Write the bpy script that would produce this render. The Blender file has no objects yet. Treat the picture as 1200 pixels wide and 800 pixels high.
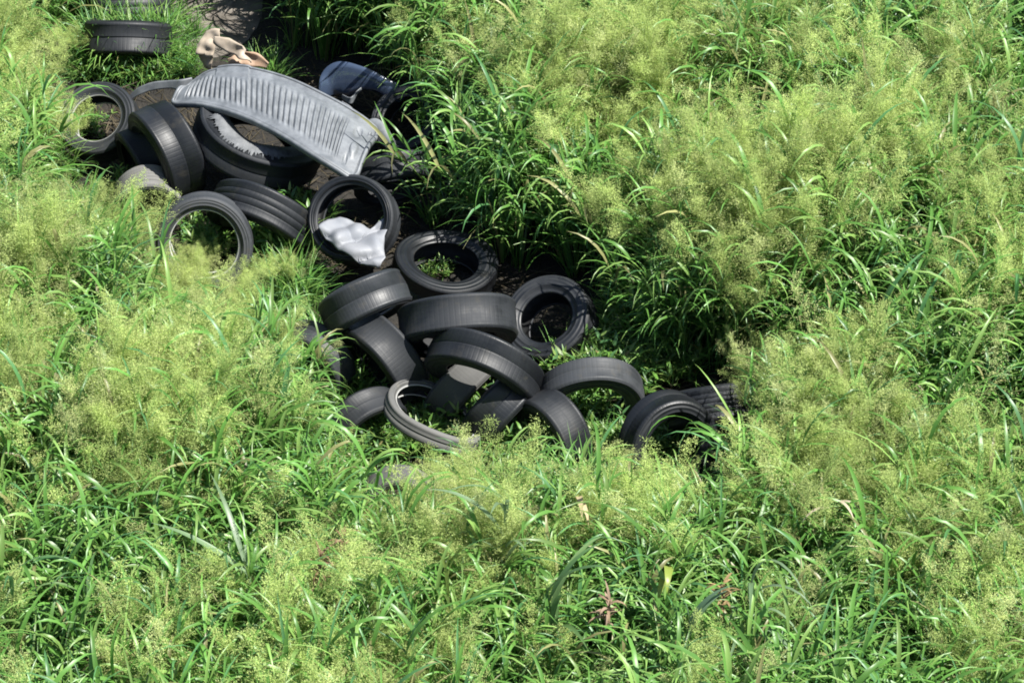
import bpy, math, random
import numpy as np
from mathutils import Vector, Matrix, noise as mnoise

random.seed(7)
RNG = np.random.default_rng(11)
scene = bpy.context.scene
COL = scene.collection

# ------------------------------------------------------------------ camera
DEP = math.radians(38.0)
DIST = 22.0
TGT = Vector((0, 0, 0.3))
FWD = Vector((0, math.cos(DEP), -math.sin(DEP)))
UP = Vector((0, math.sin(DEP), math.cos(DEP)))
RIGHT = Vector((1, 0, 0))
CAM = TGT - FWD * DIST
HALFW = 3.39                      # half of the picture's width in metres at the target distance
cam_d = bpy.data.cameras.new('camera')
cam_d.sensor_width = 36.0
cam_d.lens = 18.0 * DIST / HALFW
cam_d.clip_start = 0.1
cam_d.clip_end = 500
cam = bpy.data.objects.new('camera', cam_d)
COL.objects.link(cam)
cam.location = CAM
cam.rotation_euler = (math.pi / 2 - DEP, 0, 0)
scene.camera = cam


def at(px, py, z=0.0):
    """photo pixel (1200x800) -> world point on the level z"""
    u = (px - 600) / 600 * HALFW / DIST
    v = (400 - py) / 600 * HALFW / DIST
    d = FWD + RIGHT * u + UP * v
    t = (z - CAM.z) / d.z
    return CAM + d * t


def cam_dir(n):
    v = RIGHT * n[0] + UP * n[1] - FWD * n[2]
    return v.normalized()


# ------------------------------------------------------------------ light
SUN = Vector((0.48, -0.10, 0.87)).normalized()
w = bpy.data.worlds.new('World')
scene.world = w
w.use_nodes = True
nt = w.node_tree
bg = nt.nodes['Background']
sky = nt.nodes.new('ShaderNodeTexSky')
sky.sky_type = 'NISHITA'
sky.sun_disc = False
sky.sun_elevation = math.asin(SUN.z)
sky.sun_rotation = math.atan2(SUN.x, SUN.y)
nt.links.new(sky.outputs[0], bg.inputs[0])
bg.inputs[1].default_value = 0.07
sd = bpy.data.lights.new('sun', 'SUN')
sd.energy = 5.0
sd.angle = math.radians(0.5)
sd.color = (1.0, 0.97, 0.91)
so = bpy.data.objects.new('sun', sd)
COL.objects.link(so)
so.location = (5, 4, 12)
so.rotation_euler = SUN.to_track_quat('Z', 'Y').to_euler()

scene.view_settings.view_transform = 'Standard'
scene.view_settings.look = 'None'
scene.view_settings.gamma = 1.0
scene.view_settings.exposure = 1.35
scene.cycles.filter_width = 1.8
scene.render.engine = 'CYCLES'
scene.cycles.use_denoising = True
scene.cycles.max_bounces = 4
scene.cycles.diffuse_bounces = 2
scene.cycles.transmission_bounces = 2


# ------------------------------------------------------------------ helpers
def tag(o, label=None, cat=None, group=None, kind=None):
    if label: o['label'] = label
    if cat: o['category'] = cat
    if group: o['group'] = group
    if kind: o['kind'] = kind
    return o


def empty(name, loc, label, cat, group=None, rot=None):
    o = bpy.data.objects.new(name, None)
    o.empty_display_size = 0.1
    COL.objects.link(o)
    o.location = loc
    if rot is not None:
        o.rotation_mode = 'QUATERNION'
        o.rotation_quaternion = rot
    return tag(o, label, cat, group)


def mesh_obj(name, verts, faces, mat, parent=None, smooth=True, link=True, uvs=None, cols=None):
    me = bpy.data.meshes.new(name)
    me.from_pydata([tuple(v) for v in verts], [], faces)
    if smooth:
        me.polygons.foreach_set('use_smooth', [True] * len(me.polygons))
    if uvs is not None:
        ul = me.uv_layers.new(name='UVMap')
        li = np.empty(len(me.loops), dtype=np.int32)
        me.loops.foreach_get('vertex_index', li)
        ul.data.foreach_set('uv', np.asarray(uvs, dtype=np.float32)[li].ravel())
    if cols is not None:
        ca = me.attributes.new('tint', 'FLOAT_COLOR', 'POINT')
        ca.data.foreach_set('color', np.asarray(cols, dtype=np.float32).ravel())
    if mat: me.materials.append(mat)
    me.update()
    o = bpy.data.objects.new(name, me)
    if link: COL.objects.link(o)
    if parent: o.parent = parent
    return o


def new_mat(name):
    m = bpy.data.materials.new(name)
    m.use_nodes = True
    t = m.node_tree
    for n in list(t.nodes): t.nodes.remove(n)
    out = t.nodes.new('ShaderNodeOutputMaterial')
    return m, t, out


def N(t, kind, **kw):
    n = t.nodes.new(kind)
    for k, v in kw.items():
        if k.startswith('i_'):
            n.inputs[k[2:].replace('_', ' ')].default_value = v
        else:
            setattr(n, k, v)
    return n


def ramp(t, stops, src):
    r = t.nodes.new('ShaderNodeValToRGB')
    e = r.color_ramp.elements
    while len(e) > 2: e.remove(e[-1])
    for i, (p, c) in enumerate(stops):
        if i < 2: el = e[i]
        else: el = e.new(p)
        el.position = p
        el.color = (*c, 1)
    t.links.new(src, r.inputs[0])
    return r


# ------------------------------------------------------------------ materials
def leaf_mat(name, translucent=0.4, rough=0.42, spec=0.5):
    m, t, out = new_mat(name)
    a = N(t, 'ShaderNodeAttribute', attribute_name='tint')
    oi = N(t, 'ShaderNodeAttribute', attribute_name='vary')
    hsv = N(t, 'ShaderNodeHueSaturation')
    mr = N(t, 'ShaderNodeMapRange'); mr.inputs[3].default_value = 0.75; mr.inputs[4].default_value = 1.22
    t.links.new(oi.outputs['Fac'], mr.inputs[0])
    t.links.new(mr.outputs[0], hsv.inputs['Value'])
    t.links.new(a.outputs['Color'], hsv.inputs['Color'])
    p = N(t, 'ShaderNodeBsdfPrincipled')
    p.inputs['Roughness'].default_value = rough
    p.inputs['Specular IOR Level'].default_value = spec
    t.links.new(hsv.outputs[0], p.inputs['Base Color'])
    tr = N(t, 'ShaderNodeBsdfTranslucent')
    t.links.new(hsv.outputs[0], tr.inputs['Color'])
    mx = N(t, 'ShaderNodeMixShader'); mx.inputs[0].default_value = translucent
    t.links.new(p.outputs[0], mx.inputs[1]); t.links.new(tr.outputs[0], mx.inputs[2])
    t.links.new(mx.outputs[0], out.inputs[0])
    return m


M_LEAF = leaf_mat('grass_blade', 0.40, 0.40, 0.45)
M_SEED = leaf_mat('grass_seed_head', 0.58, 0.8, 0.06)
M_DRY = leaf_mat('dry_leaf', 0.3, 0.7, 0.2)


def rubber(name, base, dust, amount, rough=0.5, tread=True):
    m, t, out = new_mat(name)
    tc = N(t, 'ShaderNodeTexCoord')
    oi = N(t, 'ShaderNodeObjectInfo')
    n1 = N(t, 'ShaderNodeTexNoise'); n1.inputs['Scale'].default_value = 5.5; n1.inputs['Detail'].default_value = 6
    n1.inputs['Roughness'].default_value = 0.62
    n1.noise_dimensions = '4D'
    ml = N(t, 'ShaderNodeMath', operation='MULTIPLY'); ml.inputs[1].default_value = 50
    t.links.new(oi.outputs['Random'], ml.inputs[0]); t.links.new(ml.outputs[0], n1.inputs['W'])
    t.links.new(tc.outputs['Object'], n1.inputs['Vector'])
    r = ramp(t, [(0.5 - amount * 0.45, (0, 0, 0)), (0.86 - amount * 0.25, (1, 1, 1))], n1.outputs[0])
    # scuffs running along the circumference
    mp = N(t, 'ShaderNodeMapping'); mp.inputs['Scale'].default_value = (3, 70, 1)
    t.links.new(tc.outputs['UV'], mp.inputs[0])
    n2 = N(t, 'ShaderNodeTexNoise'); n2.inputs['Scale'].default_value = 1.0; n2.inputs['Detail'].default_value = 4
    t.links.new(mp.outputs[0], n2.inputs['Vector'])
    r2 = ramp(t, [(0.42, (0, 0, 0)), (0.75, (1, 1, 1))], n2.outputs[0])
    add = N(t, 'ShaderNodeMath', operation='MULTIPLY_ADD'); add.inputs[1].default_value = 0.35 * amount + 0.12
    t.links.new(r2.outputs[0], add.inputs[0]); t.links.new(r.outputs[0], add.inputs[2])
    wear = N(t, 'ShaderNodeMapRange'); wear.inputs[3].default_value = .25; wear.inputs[4].default_value = 1.7
    t.links.new(oi.outputs['Random'], wear.inputs[0])
    add0 = add
    add = N(t, 'ShaderNodeMath', operation='MULTIPLY'); add.use_clamp = True
    t.links.new(add0.outputs[0], add.inputs[0]); t.links.new(wear.outputs[0], add.inputs[1])
    mix = N(t, 'ShaderNodeMix', data_type='RGBA')
    mix.inputs['A'].default_value = (*base, 1); mix.inputs['B'].default_value = (*dust, 1)
    t.links.new(add.outputs[0], mix.inputs['Factor'])
    # dried mud splashes
    n3 = N(t, 'ShaderNodeTexNoise'); n3.inputs['Scale'].default_value = 9; n3.inputs['Detail'].default_value = 8; n3.inputs['Roughness'].default_value = .7
    n3.noise_dimensions = '4D'
    t.links.new(ml.outputs[0], n3.inputs['W']); t.links.new(tc.outputs['Object'], n3.inputs['Vector'])
    r3 = ramp(t, [(.56, (0, 0, 0)), (.70, (.75, .75, .75))], n3.outputs[0])
    mix2 = N(t, 'ShaderNodeMix', data_type='RGBA')
    mix2.inputs['B'].default_value = (.016 + dust[0] * .9, .0148 + dust[0] * .84, .012 + dust[0] * .70, 1)
    t.links.new(r3.outputs[0], mix2.inputs['Factor']); t.links.new(mix.outputs['Result'], mix2.inputs['A'])
    p = N(t, 'ShaderNodeBsdfPrincipled')
    t.links.new(mix2.outputs['Result'], p.inputs['Base Color'])
    rr0 = N(t, 'ShaderNodeMath', operation='MULTIPLY_ADD'); rr0.inputs[1].default_value = .3; rr0.inputs[2].default_value = rough - .06
    t.links.new(add.outputs[0], rr0.inputs[0]); t.links.new(rr0.outputs[0], p.inputs['Roughness'])
    p.inputs['Specular IOR Level'].default_value = 0.38
    b = N(t, 'ShaderNodeBump'); b.inputs['Strength'].default_value = 0.13; b.inputs['Distance'].default_value = 0.004
    if tread:
        mp2 = N(t, 'ShaderNodeMapping'); mp2.inputs['Scale'].default_value = (70, 1, 1)
        t.links.new(tc.outputs['UV'], mp2.inputs[0])
        wv = N(t, 'ShaderNodeTexWave'); wv.inputs['Scale'].default_value = 0.32; wv.inputs['Distortion'].default_value = 1.2
        wv.inputs['Detail'].default_value = 1
        t.links.new(mp2.outputs[0], wv.inputs['Vector'])
        rr = ramp(t, [(0.05, (0, 0, 0)), (0.3, (1, 1, 1))], wv.outputs[1])
        t.links.new(rr.outputs[0], b.inputs['Height'])
    else:
        t.links.new(n2.outputs[0], b.inputs['Height'])
        b.inputs['Strength'].default_value = 0.25
    t.links.new(b.outputs[0], p.inputs['Normal'])
    t.links.new(p.outputs[0], out.inputs[0])
    return m


RUB = {
    'black': (rubber('rubber_black_tread', (.005, .006, .0076), (.013, .015, .018), .45, .47),
              rubber('rubber_black_wall', (.0055, .0065, .008), (.015, .017, .020), .45, .40, False)),
    'grey': (rubber('rubber_grey_tread', (.0095, .011, .013), (.030, .033, .037), .55, .46),
             rubber('rubber_grey_wall', (.012, .0135, .0155), (.036, .0385, .042), .55, .46, False)),
    'dusty': (rubber('rubber_dusty_tread', (.04, .04, .039), (.125, .123, .118), .9, .75),
              rubber('rubber_dusty_wall', (.045, .046, .046), (.14, .14, .134), .9, .75, False)),
}
M_INNER = rubber('rubber_inner', (.008, .009, .01), (.03, .03, .03), .3, .7, False)
M_BEAD = rubber('rubber_bead', (.09, .09, .09), (.3, .3, .29), .7, .55, False)
M_WHITEBEAD = rubber('rubber_whitewall', (.16, .16, .155), (.34, .34, .33), .7, .55, False)


def plain(name, c, rough=.5, spec=.5, c2=None, nscale=8, transl=0, bump=0, metallic=0, coat=0):
    m, t, out = new_mat(name)
    p = N(t, 'ShaderNodeBsdfPrincipled')
    p.inputs['Roughness'].default_value = rough
    p.inputs['Specular IOR Level'].default_value = spec
    p.inputs['Metallic'].default_value = metallic
    p.inputs['Coat Weight'].default_value = coat
    tc = N(t, 'ShaderNodeTexCoord')
    n1 = N(t, 'ShaderNodeTexNoise'); n1.inputs['Scale'].default_value = nscale; n1.inputs['Detail'].default_value = 7
    n1.inputs['Roughness'].default_value = .65
    t.links.new(tc.outputs['Object'], n1.inputs['Vector'])
    r = ramp(t, [(.36, c), (.68, c2 or c)], n1.outputs[0])
    t.links.new(r.outputs[0], p.inputs['Base Color'])
    if bump:
        b = N(t, 'ShaderNodeBump'); b.inputs['Distance'].default_value = bump; b.inputs['Strength'].default_value = .7
        t.links.new(n1.outputs[0], b.inputs['Height']); t.links.new(b.outputs[0], p.inputs['Normal'])
    if transl:
        tr = N(t, 'ShaderNodeBsdfTranslucent'); t.links.new(r.outputs[0], tr.inputs[0])
        mx = N(t, 'ShaderNodeMixShader'); mx.inputs[0].default_value = transl
        t.links.new(p.outputs[0], mx.inputs[1]); t.links.new(tr.outputs[0], mx.inputs[2])
        t.links.new(mx.outputs[0], out.inputs[0])
    else:
        t.links.new(p.outputs[0], out.inputs[0])
    return m


M_PANEL = plain('grey_plastic', (.075, .082, .09), .48, .5, (.155, .165, .176), 8)
M_PANEL_DARK = plain('grey_plastic_dark', (.10, .11, .12), .5, .5, (.17, .18, .19), 9)
M_FRAY = plain('rubber_frayed', (.075, .08, .085), .75, .3, (.15, .155, .16), 9, 0, .003)
M_BAG = plain('white_plastic_sheet', (.185, .196, .217), .55, .25, (.25, .255, .268), 3, .12, .001)
M_FENDER = plain('blue_grey_paint', (.03, .044, .075), .2, .5, (.045, .062, .10), 3, coat=.8)
M_CARD = plain('tan_cardboard', (.26, .215, .165), .85, .2, (.42, .355, .285), 9, 0, .003)
M_CARD_IN = plain('torn_cardboard_inner', (.28, .18, .12), .85, .2, (.42, .31, .23), 12, 0, .003)
M_ROCK = plain('grey_rubble', (.10, .09, .078), .9, .2, (.20, .18, .155), 9, 0, .02)
M_MUD = plain('dry_mud', (.07, .062, .052), .95, .2, (.17, .15, .13), 6, 0, .03)
M_STEM = plain('plant_stem', (.10, .15, .05), .6, .3, (.16, .2, .08), 9)


# ------------------------------------------------------------------ ground
def gz(x, y):
    """terrain height: a shallow hollow for the dump, banks on its far right and near sides"""
    v = 0.10 * mnoise.noise(Vector((x * .35, y * .35, 3.1))) + 0.03 * mnoise.noise(Vector((x * 1.4, y * 1.4, 8.2)))
    dx = max(0.0, x - 0.0 + 0.6 * (y - 1.0))
    v += 0.28 * min(1.0, dx / 2.2) if y > -1 else 0.28 * min(1.0, dx / 2.2) * max(0, 1 + (y + 1) / 1.5)
    d = math.hypot(x + .6, y - .8)
    return v * min(1.0, max(.15, (d - 0.6) / 2.0)) if d < 2.6 else v


m, t, out = new_mat('soil')
tc = N(t, 'ShaderNodeTexCoord')
n1 = N(t, 'ShaderNodeTexNoise'); n1.inputs['Scale'].default_value = 1.6; n1.inputs['Detail'].default_value = 9; n1.inputs['Roughness'].default_value = .7
n2 = N(t, 'ShaderNodeTexNoise'); n2.inputs['Scale'].default_value = 38; n2.inputs['Detail'].default_value = 5
t.links.new(tc.outputs['Object'], n1.inputs['Vector']); t.links.new(tc.outputs['Object'], n2.inputs['Vector'])
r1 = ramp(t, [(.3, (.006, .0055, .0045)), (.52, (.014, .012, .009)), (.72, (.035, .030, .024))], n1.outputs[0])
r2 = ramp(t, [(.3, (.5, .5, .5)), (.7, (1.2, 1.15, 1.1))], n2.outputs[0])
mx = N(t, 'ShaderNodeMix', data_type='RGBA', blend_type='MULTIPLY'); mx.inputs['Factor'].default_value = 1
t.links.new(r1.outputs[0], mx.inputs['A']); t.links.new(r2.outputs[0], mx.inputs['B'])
p = N(t, 'ShaderNodeBsdfPrincipled'); p.inputs['Roughness'].default_value = .95
t.links.new(mx.outputs['Result'], p.inputs['Base Color'])
b = N(t, 'ShaderNodeBump'); b.inputs['Distance'].default_value = .03; b.inputs['Strength'].default_value = .8
t.links.new(n2.outputs[0], b.inputs['Height']); t.links.new(b.outputs[0], p.inputs['Normal'])
t.links.new(p.outputs[0], out.inputs[0])
M_SOIL = m

xs = np.unique(np.concatenate([np.linspace(-150, -9, 12), np.linspace(-9, 9, 121), np.linspace(9, 150, 12)]))
ys = np.unique(np.concatenate([np.linspace(-150, -9, 12), np.linspace(-9, 12, 141), np.linspace(12, 150, 12)]))
gv, gf = [], []
for yy in ys:
    for xx in xs:
        gv.append((xx, yy, gz(xx, yy) if -12 < xx < 12 and -12 < yy < 15 else gz(max(-12, min(12, xx)), max(-12, min(15, yy)))))
nx = len(xs)
for j in range(len(ys) - 1):
    for i in range(nx - 1):
        a = j * nx + i
        gf.append((a, a + 1, a + nx + 1, a + nx))
tag(mesh_obj('ground', gv, gf, M_SOIL), kind='structure')


# ------------------------------------------------------------------ tyres
def revolve(profile, R, seg, oval, ph, sag, u_rep=1.0):
    """profile: list of (r, z); returns verts, faces, uvs (an open strip round the axis)"""
    V, F, U = [], [], []
    npf = len(profile)
    L = [0]
    for i in range(1, npf):
        L.append(L[-1] + math.hypot(profile[i][0] - profile[i - 1][0], profile[i][1] - profile[i - 1][1]))
    for s in range(seg + 1):
        th = 2 * math.pi * s / seg
        k = 1 + oval * math.cos(2 * th + ph) + oval * .4 * math.sin(3 * th + ph * 2)
        dz = sag * math.sin(2 * th + ph * 1.7) + sag * .5 * math.cos(th + ph)
        for i, (r, z) in enumerate(profile):
            V.append((r * k * math.cos(th), r * k * math.sin(th), z + dz * (r / R)))
            U.append((s / seg * u_rep, L[i] / R * .5))
    for s in range(seg):
        for i in range(npf - 1):
            a = s * npf + i
            F.append((a, a + npf, a + npf + 1, a + 1))
    return V, F, U


def tyre_profiles(R, W, rb, grooves, depth=.005):
    tw = W * .40
    crown = .022
    tr = []
    zs = [-tw]
    if grooves:
        gw = .0065
        gp = [(-tw + 2 * tw * (i + 1) / (grooves + 1)) for i in range(grooves)]
    else:
        gp, gw = [], 0
    prof = [(R - .020, -tw - .016), (R - .010, -tw - .007), (R - .004, -tw + .004)]
    cr = lambda z: R - crown * (z / tw) ** 2 * .6
    zc = -tw + .012
    for g in gp:
        prof += [(cr(zc), zc), (cr(g - gw), g - gw), (cr(g) - depth, g - gw * .6), (cr(g) - depth, g + gw * .6), (cr(g + gw), g + gw)]
        zc = g + gw + .003
    prof += [(cr(zc), zc), (cr(tw - .012), tw - .012), (R - .004, tw - .004), (R - .010, tw + .007), (R - .020, tw + .016)]
    tread = prof
    H = R - rb
    wall = [(R - .020, tw + .016), (R - .028, tw + .0195), (R - .03, tw + .0165), (R - H * .34, W * .497), (R - H * .40, W * .50 + .003), (R - H * .44, W * .5),
            (R - H * .6, W * .49), (R - H * .63, W * .49 + .003), (R - H * .66, W * .48), (R - H * .82, W * .44), (rb + .016, W * .405), (rb + .012, W * .41), (rb + .004, W * .39)]
    wall2 = [(r, -z) for r, z in reversed(wall)]
    bead = [(rb + .004, W * .39), (rb - .003, W * .375), (rb - .004, W * .345), (rb + .004, W * .33)]
    bead2 = [(r, -z) for r, z in reversed(bead)]
    th = .013
    inner = [(rb + .004, W * .33), (rb + .02, W * .40 - .006), (R - H * .5, W * .5 - th), (R - H * .25, W * .47 - th), (R - th - .006, tw * .8), (R - th - .01, 0)]
    inner = inner + [(r, -z) for r, z in reversed(inner[:-1])]
    inner2 = [(r, z) for r, z in reversed(inner)]
    return tread, wall, wall2, bead, bead2, inner2


tyres = []
R5 = .47
GROUP = 'discarded tyres dumped in the heap'


def tyre(mode, px, py, n, R, W, rb, zb, mat, label, grooves=2, oval=.018, sag=.012, white=False, spin=None):
    n_w = cam_dir(n)
    cz = zb + R * math.sqrt(max(0, 1 - n_w.z ** 2)) + W / 2 * abs(n_w.z)
    if mode == 'c':
        C = at(px, py, cz)
    else:
        e = (-FWD) - n_w * (-FWD).dot(n_w)
        e.normalize()
        C = at(px, py, cz + R * e.z) - e * R
        C.z = cz
    g = gz(C.x, C.y)
    rng = random.Random(int(px * 7 + py * 13))
    ph = rng.uniform(0, 6.28)
    q = n_w.to_track_quat('Z', 'Y')
    root = empty('tyre', C, label, 'tyre', GROUP, q)
    tr, w1, w2, b1, b2, inn = tyre_profiles(R, W, rb, grooves)
    mt, mw = RUB[mat]
    seg = 96
    mk = lambda nm, pr, mm, par: mesh_obj(nm, *revolve(pr, R, seg, oval, ph, sag)[:2], mm, par, uvs=revolve(pr, R, seg, oval, ph, sag)[2])
    mk('tread', tr, mt, root)
    for pw, pb in ((w1, b1), (w2, b2)):
        sw = mk('sidewall', pw, mw, root)
        mk('bead', pb, M_WHITEBEAD if white else M_BEAD if mat != 'black' else mw, sw)
    mk('inner_liner', inn, M_INNER, root)
    tyres.append((C, R, n_w))
    return root


tyre('c', 117, 143, (-.2, .35, .91), .30, .19, .185, .05, 'grey', 'grey tyre lying open at the far left end of the heap, hole up', 1)
tyre('t', 208, 168, (-.85, -.37, .34), .36, .30, .2, 0, 'black', 'tall tyre standing on edge just left of the ribbed grey panel', 1)
tyre('t', 172, 184, (-.88, -.37, .3), .27, .18, .18, -.06, 'black', 'small dark tyre squeezed behind the upright tyre left of the panel', 0)
tyre('t', 166, 206, (.12, -.84, .52), .25, .2, .16, -.10, 'dusty', 'pale dusty tyre sunk in grass at the left edge of the heap', 5, .03, .02)
T5 = tyre('c', 304, 161, (.34, .74, .58), R5, .24, .25, .17, 'black', 'large black tyre with a frayed grey sidewall lying under the ribbed panel', 1, .012)
tyre('t', 308, 238, (-.36, -.9, .22), .39, .25, .22, -.10, 'black', 'ribbed tyre with its tread up below the large frayed tyre', 3)
tyre('c', 240, 283, (.05, -.26, .95), .335, .2, .235, .03, 'grey', 'upright tyre with a pale bead ring and grass growing through it', 1, .02, .01, True)
tyre('c', 415, 258, (-.25, .15, .95), .315, .21, .24, .10, 'black', 'tyre holding the white plastic sheet in its hole', 1)
tyre('c', 521, 317, (.15, .76, .63), .36, .22, .225, 0.0, 'black', 'wide tyre lying flat in shade with green weeds in its hole', 1)
tyre('t', 422, 349, (.43, -.89, .12), .305, .245, .2, .34, 'grey', 'worn tyre seen tread on, lying across the others just below the white sheet', 1, .012, .004)
tyre('t', 459, 410, (-.75, -.62, .24), .34, .25, .2, .0, 'black', 'smooth black tyre leaning beneath the worn tread-on tyre', 0)
tyre('t', 534, 362, (.08, -.96, .26), .40, .25, .24, .18, 'black', 'biggest black tyre in the middle of the heap, resting on another tyre', 0, .012)
tyre('t', 574, 414, (-.34, -.90, .26), .385, .23, .23, .10, 'black', 'large black tyre slanting directly below the biggest one', 1, .012)
tyre('c', 646, 379, (-.34, .42, .84), .315, .25, .185, .0, 'black', 'black tyre with its empty hole up, at the right of the two big tyres', 1)
tyre('c', 692, 468, (.05, -.80, .60), .36, .19, .23, -.10, 'grey', 'grey tyre standing half buried as an arch round leafy weeds', 1)
tyre('t', 668, 499, (-.8, -.46, .36), .29, .22, .18, -.10, 'black', 'dark tyre on edge between the grey arch and the grooved tyre', 0)
tyre('c', 782, 516, (.36, -.32, .87), .31, .25, .19, -.02, 'black', 'rightmost sunken black tyre, its hole facing the camera through grass', 1)
tyre('t', 842, 470, (.08, -.97, .2), .33, .24, .2, -.05, 'black', 'shaded ribbed tyre at the far right end of the heap', 5)
tyre('c', 508, 489, (.42, .80, .43), .335, .11, .272, .08, 'dusty', 'thin worn pale tyre ring lying tilted at the near edge of the heap', 1, .02, .02, False)
tyre('t', 583, 474, (.76, -.64, .12), .30, .24, .2, -.10, 'grey', 'tyre with a deep tread groove poking out under the slanting tyre', 1)
tyre('t', 536, 450, (.76, -.64, .10), .30, .22, .2, -.14, 'dusty', 'dull flat tread tyre wedged between the thin ring and the slanting tyre', 0)
tyre('c', 468, 590, (.0, -.60, .8), .26, .18, .17, -.12, 'dusty', 'old grey tyre almost swallowed by grass nearest the camera', 1)
tyre('t', 386, 404, (-.6, -.6, .5), .28, .2, .18, .0, 'grey', 'tyre at the left tip of the heap behind the smooth black tyre', 1)
tyre('t', 413, 482, (.6, -.7, .38), .27, .2, .18, -.10, 'black', 'buried black tyre in the weeds left of the thin ring', 1)
tyre('t', 143, 45, (.06, .97, .12), .34, .25, .2, -.06, 'black', 'far black tyre lying in the grass apart from the heap', 1)
tyre('t', 144, 6, (.04, .93, .25), .33, .2, .2, -.08, 'grey', 'farthest grey tyre, behind grass blades at the top of the scene', 2)
tyre('c', 478, 143, (-.3, .30, .9), .27, .2, .17, .0, 'black', 'dark tyre in deep shade under the tall grass by the fender', 1)
tyre('t', 455, 190, (.2, -.90, .35), .29, .2, .19, .0, 'black', 'black tyre tucked under the right end of the ribbed panel', 1)

# frayed rubber flap: the torn sidewall of the large tyre (a part of it)
fv, ff = [], []
seg = 150
iq = T5.rotation_quaternion.inverted()
# angle range that faces the camera side of the tyre
tocam = iq @ (-FWD)
a_mid = math.atan2(tocam.y, tocam.x) + .12
for s in range(seg + 1):
    f = s / seg
    a = a_mid + (f - .5) * 3.1
    rag = .055 * random.random() ** 1.5 * (1 if s % 3 else .15)
    rin, rout = .262 + .01 * math.sin(a * 5), .385 + .012 * math.sin(a * 3) + rag
    lift = .014 + .012 * math.sin(a * 4 + 1)
    tap = min(1, 8 * f, 8 * (1 - f))
    rm = rin + (rout - rin) * .55 * tap
    ro = rin + (rout - rin) * tap + .004
    for (r, z) in ((rin, .100), (rin + .004, .126 + lift * .3), (rm, .132 + lift), (ro, .126 + lift * .8 - rag * .55), (ro, .119 + lift * .8 - rag * .55), (rm, .121 + lift), (rin + .006, .106)):
        fv.append((r * math.cos(a), r * math.sin(a), z))
for s in range(seg):
    for i in range(6):
        a = s * 7 + i
        ff.append((a, a + 7, a + 8, a + 1))
fl = mesh_obj('frayed_sidewall_flap', fv, ff, M_FRAY, T5, uvs=[(0, 0)] * len(fv))
fl['label'] = 'pale grey torn sidewall flap with a frayed edge'


# ------------------------------------------------------------------ ribbed grey panel
def interp(pts, u):
    """Catmull-Rom through pts, u in 0..1"""
    n = len(pts) - 1
    f = min(max(u, 0), .99999) * n
    i = int(f); f -= i
    p0, p1, p2, p3 = pts[max(i - 1, 0)], pts[i], pts[i + 1], pts[min(i + 2, n)]
    return .5 * ((2 * p1) + (p2 - p0) * f + (2 * p0 - 5 * p1 + 4 * p2 - p3) * f * f + (3 * p1 - p0 - 3 * p2 + p3) * f ** 3)


far_e = [at(222, 101, .62), at(247, 85, .72), at(285, 81, .78), at(335, 93, .78), at(385, 116, .74), at(420, 136, .68), at(443, 154, .62)]
near_e = [at(201, 122, .60), at(238, 123, .70), at(284, 136, .75), at(328, 157, .75), at(370, 183, .72), at(396, 199, .67), at(414, 211, .62)]
NU, NV = 260, 26
pc = (far_e[3] + near_e[3]) / 2
pan = empty('ribbed_panel', pc, 'pale grey ribbed plastic car panel arched over the far tyres', 'car panel')


def panel_pt(u, v):
    a, b2 = interp(far_e, u), interp(near_e, u)
    ed = min(u, 1 - u)
    v2 = .5 + (v - .5) * (1 - .26 * max(0, 1 - ed / .05) ** 2)
    p = a.lerp(b2, v2)
    bow = math.sin(math.pi * v) * .045
    p.z += bow
    edge = min(u, 1 - u) * 3.2, v, 1 - v
    e = min(edge)
    if e < .06: p.z += .012          # raised rim
    if .09 < v < .88 and .07 < u < .80:
        ph = (u - .07) / .73 * 32
        fr = ph - math.floor(ph)
        lim = .20 if not (.20 < u < .36) else .30
        if lim < v < .84:
            s = .5 + .5 * math.cos(2 * math.pi * fr)
            p.z -= .021 * min(1, max(0, (s - .30) * 2.6)) * min(1, (v - lim) * 14, (.84 - v) * 14)
    if .20 < u < .36 and v < .22: p.z += .012   # stepped plate by the far edge
    for (cu, cv, rr, h) in ((.875, .30, .032, -.022), (.90, .62, .036, .022), (.86, .82, .02, -.016), (.955, .18, .014, .018)):
        du, dv = (u - cu), (v - cv) * .30
        d = math.hypot(du, dv)
        if d < rr: p.z += h * min(1, (rr - d) / rr * 3)
    return p - pc


V, F = [], []
for i in range(NU + 1):
    for j in range(NV + 1):
        V.append(panel_pt(i / NU, j / NV))
for i in range(NU):
    for j in range(NV):
        a = i * (NV + 1) + j
        F.append((a, a + 1, a + NV + 2, a + NV + 1))
po = mesh_obj('panel_shell', V, F, M_PANEL, pan)
md = po.modifiers.new('thick', 'SOLIDIFY'); md.thickness = .006; md.offset = -1
# rolled flange round the rim
per = [panel_pt(i / 90, 0) for i in range(91)] + [panel_pt(1, j / 30) for j in range(1, 31)] + [panel_pt(1 - i / 90, 1) for i in range(1, 91)] + [panel_pt(0, 1 - j / 30) for j in range(1, 30)]
V, F = [], []
cen = Vector((0, 0, 0))
for i, p in enumerate(per):
    a, b2 = per[i - 1], per[(i + 1) % len(per)]
    tg = (b2 - a).normalized()
    side = tg.cross(Vector((0, 0, 1))).normalized()
    if side.dot(p) < 0 and abs(side.dot(p.normalized())) > .05: side = -side
    side = -Vector((0, 0, 1)).cross(tg).normalized() * -1
    side = Vector((tg.y, -tg.x, 0)).normalized()
    cs = [(-.004, .006), (.010, .009), (.020, .002), (.021, -.035), (.015, -.035), (.014, -.004), (-.002, -.002)]
    for (s, z) in cs:
        V.append(p + side * s * -1 + Vector((0, 0, z)))
k = 7
n_ = len(per)
for i in range(n_):
    for j in range(k):
        F.append((i * k + j, i * k + (j + 1) % k, ((i + 1) % n_) * k + (j + 1) % k, ((i + 1) % n_) * k + j))
mesh_obj('rim_flange', V, F, M_PANEL, pan)


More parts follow.
